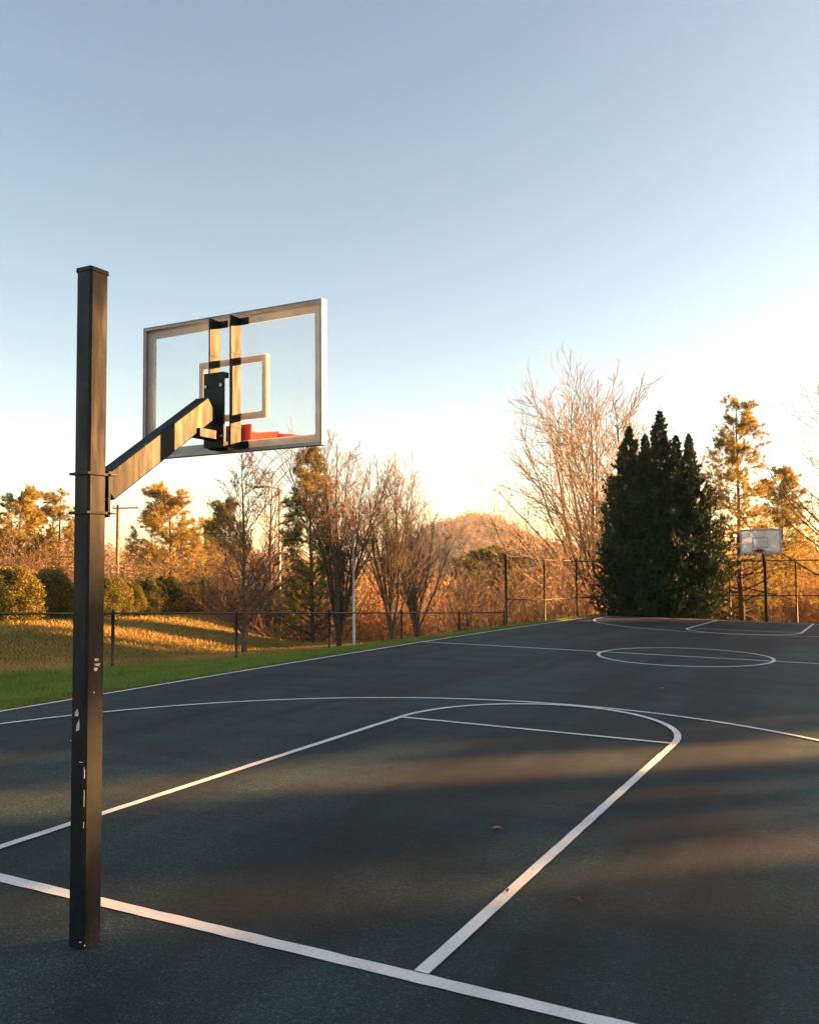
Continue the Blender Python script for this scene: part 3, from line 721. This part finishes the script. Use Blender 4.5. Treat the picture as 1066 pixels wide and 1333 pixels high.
put(A_tallpine, 'pine_tree', 74, 64, 640, 'golden pine with pale trunk beyond the hedge', sx=1.1, rz=5.4)
put(A_tallpine, 'pine_tree', -22, 66, 640, 'golden pine at the outer end of the hedge', sx=1.1, rz=2.4)
put(A_pine2, 'pine_tree', 290, 60, 650, 'olive pine half hidden by the single trunk bare tree', sx=1.0, rz=2.4)
put(A_lead, 'bare_tree', 352, 42, 610, 'thin bare tree beside the street lamp', sx=1.1, rz=3.3)
for (u, d, v, lb) in ((636, 72, 712, 'olive pine rising below the distant round hill'), (660, 66, 720, 'olive pine just behind the corner post of the tall fence'), (610, 78, 722, 'small olive pine beside the brush below the distant hill')):
    put(A_pine2, 'pine_tree', u, d, v, lb, sx=1.3)
# hedge row on the crest of the bank
hr = np.random.default_rng(77)
def hd(u): return 32+16*(u/290.0)**1.15 if u > 0 else 32+.04*u
for (u, v, s, lb) in ((-26, 736, .95, 'large round evergreen at the very end of the hedge row'), (16, 738, 1.0, 'large round evergreen second from the end of the hedge row'), (68, 741, .95, 'dark round evergreen standing apart beside the hedge row')):
    xy, H = spot(u, hd(u), v); plant(A_hedge[int(u) % 3], 'hedge_shrub', xy, max(H, 1.2), u*.7, lb, 'shrub', None, s)
us = [112, 134, 153, 171, 187, 202, 217, 231, 244, 256, 268, 279, 290, 300]
for i, u in enumerate(us):
    xy, H = spot(u, hd(u), 754+hr.uniform(-5, 6)); plant(A_hedge[i % 3], 'hedge_shrub', xy, max(H, 1.0), i*1.3, 'clipped evergreen in the straight hedge row along the bank', 'shrub', 'hedge row shrubs', .80+hr.uniform(-.1, .12))
# russet and brown brush between the trees
bl = [('russet leafy bush', 1), ('bare russet bush', 0), ('dark brown bare bush', 2), ('tan bush holding dry leaves', 3)]
def bush_place(u, d):
    if u < 295: return 'behind the hedge row on the bank'
    if u < 425: return 'around the single trunk bare tree'
    if u < 600: return 'behind the russet bare trees by the low fence'
    if u < 800: return 'beyond the corner of the tall fence'
    return 'beyond the fence behind the white backboard'
br = np.random.default_rng(99)
def bush(u, d, v, kind, sx=1.0):
    xy, H = spot(u, d, v)
    plant(A_br[bl[kind][1]], 'bush', xy, max(H, 1.0), br.uniform(0, 6.28), bl[kind][0]+' '+bush_place(u, d), 'bush', bl[kind][0]+' '+bush_place(u, d), sx)
for (u, d, v, k, s) in ((300, 46, 715, 2, 1.0), (345, 44, 705, 2, 1.0), (368, 42, 712, 2, 1.0), (325, 47, 698, 2, 1.1), (292, 44, 712, 2, 1.0), (390, 40, 735, 2, .9), (415, 42, 745, 2, .9),
    (470, 44, 735, 1, 1.0), (505, 44, 720, 0, 1.0), (548, 47, 712, 1, 1.2), (578, 50, 712, 1, 1.2), (560, 58, 700, 0, 1.1), (455, 46, 700, 0, 1.0), (592, 46, 730, 1, 1.0), (525, 52, 705, 1, 1.2),
    (612, 40, 755, 2, 1.2), (632, 41, 748, 2, 1.2), (604, 55, 738, 3, 1.1), (640, 52, 742, 3, 1.1), (668, 47, 738, 3, 1.0), (690, 44, 735, 1, 1.0), (712, 46, 733, 3, 1.0), (735, 42, 732, 1, 1.0), (760, 46, 725, 0, 1.0), (690, 58, 722, 0, 1.0), (735, 58, 712, 3, 1.0), (650, 60, 732, 0, 1.1),
    (948, 46, 735, 0, 1.0), (975, 47, 738, 0, 1.0), (1003, 46, 742, 2, 1.0), (1030, 45, 738, 0, 1.1), (1058, 46, 735, 0, 1.1), (1085, 44, 738, 2, 1.0), (1040, 55, 700, 0, 1.0), (985, 58, 700, 3, 1.0), (930, 55, 690, 3, 1.0), (1075, 58, 690, 3, 1.0), (1010, 65, 680, 3, 1.0),
    (12, 52, 690, 0, 1.2), (50, 55, 700, 0, 1.2), (100, 52, 712, 3, 1.2), (130, 58, 705, 0, 1.2), (165, 56, 722, 3, 1.2), (190, 58, 724, 0, 1.2), (255, 56, 725, 3, 1.1), (280, 52, 735, 0, 1.1), (215, 60, 722, 0, 1.2)):
    bush(u, d, v, k, s)

# ------------------------------------------------------------------ wood on the sunward side of the court (outside the picture; it shades the court)
SD = np.array([math.cos(SUN_AZ), math.sin(SUN_AZ)]); SN = np.array([-SD[1], SD[0]])
bt = np.random.default_rng(7)
def belt(s, t, p, H, sx=1.0):
    xy = SN*s+SD*t
    nm, lb, gr = {A_umb: ('pine_tree', 'unseen high crowned pine added in the sunward wood to shade the near post', None), A_pine2: ('pine_tree', 'olive pine in the wood on the sunny side of the court', 'sunward pines'), A_fan: ('bare_tree', 'bare tree in the wood on the sunny side of the court', 'sunward bare trees'), A_arb[1]: ('evergreen_tree', 'dark evergreen in the wood on the sunny side of the court', 'sunward evergreens')}[p]
    plant(p, nm, (xy[0], xy[1]), H*1.12, bt.uniform(0, 6.28), lb, 'tree', gr, sx)
for (s, t, H, sx) in ((-9, 46, 16, 1.6), (-5.5, 50, 15, 1.6), (-2.75, 47, 14, 1.2), (1.25, 49, 17, .47), (6.25, 48, 16, 1.45), (8.5, 46, 16, 1.5), (11.2, 51, 17, 1.5), (14, 47, 16, 1.5), (16.8, 50, 16, 1.5), (19.5, 47, 15, 1.4)):
    belt(s, t, A_arb[1], H, sx)
for (s, t, H) in ((-4, 58, 16), (9.5, 60, 15), (10, 58, 16), (17, 60, 16)):
    belt(s, t, A_fan, H)
belt(-2.2, 62, A_umb, 21.2)  # unseen pine, its crown set high to shade the upper near post
for (s, t, H) in ((-7, 54, 15), (9.8, 55, 15), (14, 56, 15), (21, 56, 15)):
    belt(s, t, A_pine2, H, 1.2)

# ------------------------------------------------------------------ poles
P = at_dist(154, 657, 84); g0 = tz(P[0], P[1]); H = P[2]-g0
up = empty('utility_pole', (P[0], P[1], g0)); tag(up, 'wooden utility pole with one crossarm standing behind the hedge', 'utility pole')
MB().tube([(0, 0, -.5), (0, 0, H*.5), (0, 0, H)], [.20, .17, .13], 10).build('pole', M_WOODPOLE, up, True)
rt = np.array([RT[0], RT[1], 0.0])
ca = MB().bar(rt*-.5+(0, 0, H-.32), rt*1.9+(0, 0, H-.32), .11, .13).build('crossarm', M_WOODPOLE, up)
for s in (-.4, .6, 1.2, 1.75):
    c = rt*s; MB().tube([c+(0, 0, H-.24), c+(0, 0, H-.15), c+(0, 0, H-.08)], [.035, .07, .03], 8).build('insulator', M_GREYPOLE, ca)
P = at_dist(460, 690, 25.5); g0 = tz(P[0], P[1]); H = P[2]-g0
fp = empty('metal_pole', (P[0], P[1], g0)); tag(fp, 'thin pale metal pole standing among the bare stems', 'pole')
MB().tube([(0, 0, -.4), (0, 0, H)], [.038, .034], 8).build('pole', M_GREYPOLE, fp, True)
MB().tube([(0, 0, H), (0, 0, H+.03), (0, 0, H+.05)], [.044, .044, .02], 8).build('cap', M_GREYPOLE, fp)
P = at_dist(364, 636, 46); g0 = tz(P[0], P[1]); H = P[2]-g0
lp = empty('street_lamp', (P[0], P[1], g0)); tag(lp, 'street lamp with short arm standing behind the bare trees', 'street lamp')
MB().tube([(0, 0, -.4), (0, 0, H*.6), (0, 0, H)], [.09, .07, .05], 8).build('pole', M_GREYPOLE, lp, True)
MB().tube([(0, 0, H-.03), tuple(-rt*.5+(0, 0, H+.10)), tuple(-rt*.9+(0, 0, H+.12))], .035, 6).build('arm', M_GREYPOLE, lp, True)
MB().bar(tuple(-rt*.85+(0, 0, H+.11)), tuple(-rt*1.35+(0, 0, H+.10)), .20, .10, bev=.02).build('lamp_head', M_FENCE, lp)

# ------------------------------------------------------------------ distant hills with woods
def hill(name, label, u, dist, vtop, wx, wy, seed, ntrees, treeh, rotm=0.0):
    P = at_dist(u, vtop, dist); base = -22.0; Hh = P[2]-base-treeh*.6
    rng = np.random.default_rng(seed); n = 60
    gx = np.linspace(-1, 1, n); Xg, Yg = np.meshgrid(gx, gx); ph = rng.uniform(0, 6.28, 8)
    def shape(a, b):
        r2 = a*a+b*b; s = np.exp(-2.8*r2)-math.exp(-2.8)*np.minimum(1, r2)
        return np.clip(s, 0, 1)*(1+.08*np.sin(a*7+ph[0])*np.cos(b*6+ph[1])+.05*np.sin(a*15+ph[2]+b*11))
    dirv = np.array([P[0]-CX, P[1]-CY]); dirv /= np.linalg.norm(dirv); rtv = np.array([dirv[1], -dirv[0]])
    def world(a, b): return P[:2]+rtv*(a*wx)[..., None]+dirv*(b*wy)[..., None]
    W_ = world(Xg, Yg); Zg = base+Hh*shape(Xg, Yg)-1.0*(Xg**2+Yg**2)
    I = np.arange(n*n).reshape(n, n); q = np.stack([I[:-1, :-1], I[:-1, 1:], I[1:, 1:], I[1:, :-1]], -1).reshape(-1, 4)
    o = link(name, mesh_np(name, np.dstack([W_, Zg]).reshape(-1, 3), [q], True), M_FOREST); tag(o, label, 'hill', kind='structure')
    a = rng.uniform(-.95, .95, ntrees); b = rng.uniform(-.95, .25, ntrees); W2 = world(a, b); z = base+Hh*shape(a, b)-1.0*(a*a+b*b)
    return np.c_[W2, z], np.full(ntrees, treeh)
m, nt, b = new_mat('forest_floor'); p = geo_pos(nt)
nt.links.new(ramp(nt, noise(nt, p, .05, 6, .7), [(0.3, (0.14, 0.085, 0.05)), (0.55, (0.25, 0.15, 0.085)), (0.7, (0.16, 0.13, 0.06))]), b.inputs['Base Color']); b.inputs['Roughness'].default_value = 1.0
M_FOREST = m
M_FOLI = mat_leaf('winter_wood', (0.13, 0.11, 0.055), (0.25, 0.17, 0.105), (0.33, 0.22, 0.14), .05, .35)
pts = []
pts.append(hill('hill', 'round wooded hill rising in the distance', 622, 620, 672, 125, 190, 1, 2600, 9))
pts.append(hill('hill', 'low wooded ridge behind the hedge and utility pole', 215, 420, 716, 230, 140, 2, 2600, 9))
pts.append(hill('hill', 'wooded shoulder of the distant hill', 720, 520, 712, 150, 140, 3, 1800, 9))
pts.append(hill('hill', 'wooded ridge at the outer end of the hedge', -60, 380, 690, 200, 120, 4, 1800, 9))
pts.append(hill('hill', 'low wooded rise behind the tree end of the court', 1010, 420, 715, 190, 130, 5, 1800, 9))
wr = np.random.default_rng(12)
C = np.concatenate([p_[0] for p_ in pts]); h = np.concatenate([p_[1] for p_ in pts])
# nearer wood floor in the valley
nn = 1500; uu = wr.uniform(-40, 1120, nn); dd = wr.uniform(90, 260, nn)
Q = np.array([at_dist(u_, 735, d_) for u_, d_ in zip(uu, dd)]); zt = terrain(Q[:, 0], Q[:, 1]); C = np.concatenate([C, np.c_[Q[:, :2], zt]]); h = np.concatenate([h, np.full(nn, 8.0)])
per = 70
cc = np.repeat(C, per, 0); hh = np.repeat(h*wr.uniform(.55, 1.15, len(h)), per)[:, None]
off = wr.normal(0, 1, (len(cc), 3)); off /= np.linalg.norm(off, axis=1, keepdims=True); off *= wr.uniform(.3, 1, (len(cc), 1))**.5
cc = cc+off*hh*[.30, .30, .48]+np.concatenate([np.zeros((len(cc), 2)), hh*.5], 1)
Vw, Qw = leaves_mesh(wr, cc, np.tile([0, 0, 1.0], (len(cc), 1)), 1.15, .5, .8)
wd = link('woodland', mesh_np('woodland', Vw, [Qw]), M_FOLI); tag(wd, 'russet winter woods covering the far valley and hills', 'woods', kind='stuff')

# ------------------------------------------------------------------ grass
gr = np.random.default_rng(21)
def blades(n, xf, yf, hmin, hmax, wid, name, m, label):
    y = yf(n); x = xf(n, y); z = terrain(x, y); hgt = gr.uniform(hmin, hmax, n); a = gr.uniform(0, 6.28, n); ln = gr.normal(0, .35, (n, 2))
    B = np.stack([x, y, z-.008], 1); s = np.stack([np.cos(a), np.sin(a), 0*a], 1)*wid*.5*gr.uniform(.7, 1.4, n)[:, None]
    T = B+np.stack([ln[:, 0]*hgt, ln[:, 1]*hgt, hgt], 1)
    V = np.stack([B-s, B+s, T], 1).reshape(-1, 3)
    o = link(name, mesh_np(name, V, [np.arange(3*n).reshape(n, 3)]), m); tag(o, label, 'grass', kind='stuff')
def vx(n, y):
    fx = fence_x(y); t = gr.uniform(-.12, 1.0, n); return fx+(EDGE_X+.01+.03*np.sin(y*7.3)+.03*np.sin(y*17.1+1)-fx)*t
blades(170000, vx, lambda n: 3+28*gr.uniform(0, 1, n)**1.25, .035, .085, .012, 'verge_grass', M_BLADE, 'short green grass of the verge beside the court')
blades(110000, lambda n, y: fence_x(y)-gr.uniform(.2, 1, n)**1.0*gr.uniform(0, 24, n), lambda n: gr.uniform(-2, 30, n), .06, .16, .035, 'bank_grass', M_DRYBLADE, 'rough dry grass on the bank behind the low fence')

# ------------------------------------------------------------------ fallen leaves and twigs on the court
def court_pt(u, v):
    d = ray(u, v); t = 5.0
    for _ in range(60):
        p_ = CAM+d*t; t -= (p_[2]-gz(p_[0], p_[1]))/(d[2]-(GX*d[0]+(GY+2*GYY*p_[1])*d[1]))
    return CAM+d*t
def leaf(u, v, ln, rz, label, m):
    p_ = court_pt(u, v); n = 6; t = np.linspace(0, 1, n); w = np.sin(t*math.pi)**.8*ln*.28+.0006; curl = .10*ln*np.sin(t*3.1)+.009
    A = np.stack([t*ln-ln/2, w, curl+.006], 1); B = np.stack([t*ln-ln/2, 0*w, curl], 1); Cc = np.stack([t*ln-ln/2, -w, curl+.008], 1)
    V = np.concatenate([A, B, Cc]); f = []
    for i in range(n-1): f += [[i, i+1, n+i+1, n+i], [n+i, n+i+1, 2*n+i+1, 2*n+i]]
    o = MB().add(V, f).build('fallen_leaf', m); o.location = p_; o.rotation_euler = (0, 0, rz); md = o.modifiers.new('thickness', 'SOLIDIFY'); md.thickness = .0008
    tag(o, label, 'leaf')
M_DEADLEAF = mat_noise('dead_leaf', (0.26, 0.17, 0.07), (0.42, 0.29, 0.13), 60, .8)
M_REDLEAF = mat_noise('brown_leaf', (0.16, 0.065, 0.035), (0.26, 0.11, 0.055), 60, .8)
leaf(647, 1080, .075, .5, 'small yellow leaf lying on the asphalt inside the key', M_DEADLEAF)
leaf(862, 897, .09, 1.0, 'pale leaf lying on the asphalt beyond the three point arc', M_DEADLEAF)
leaf(660, 1162, .05, 2.0, 'tiny pink leaf lying on the white key line', M_REDLEAF)
p_ = court_pt(750, 1170); tw = MB().tube([(-.07, .02, .006), (-.02, .0, .010), (.03, -.012, .007), (.075, -.05, .006)], [.003, .004, .004, .003], 5)
tw.tube([(0, -.005, .009), (.02, .03, .016), (.03, .05, .012)], [.003, .0025, .002], 5)
o = tw.build('fallen_twig', M_REDLEAF); o.location = p_; o.scale = (.6, .6, .6); tag(o, 'small reddish forked twig lying on the asphalt beside the key', 'twig')

# ------------------------------------------------------------------ evening haze
m = bpy.data.materials.new('haze'); m.use_nodes = True; nt = m.node_tree; nt.nodes.remove(nt.nodes['Principled BSDF'])
pv = nt.nodes.new('ShaderNodeVolumePrincipled'); pv.inputs['Color'].default_value = (0.92, 0.93, 0.95, 1); pv.inputs['Density'].default_value = 0.00022
pv.inputs['Anisotropy'].default_value = 0.3
nt.links.new(pv.outputs[0], nt.nodes['Material Output'].inputs['Volume'])
hz = MB().box(-2600, 2600, -2600, 2600, -45, 52).build('haze', m); tag(hz, 'thin warm evening haze over the valley', 'haze', kind='stuff')
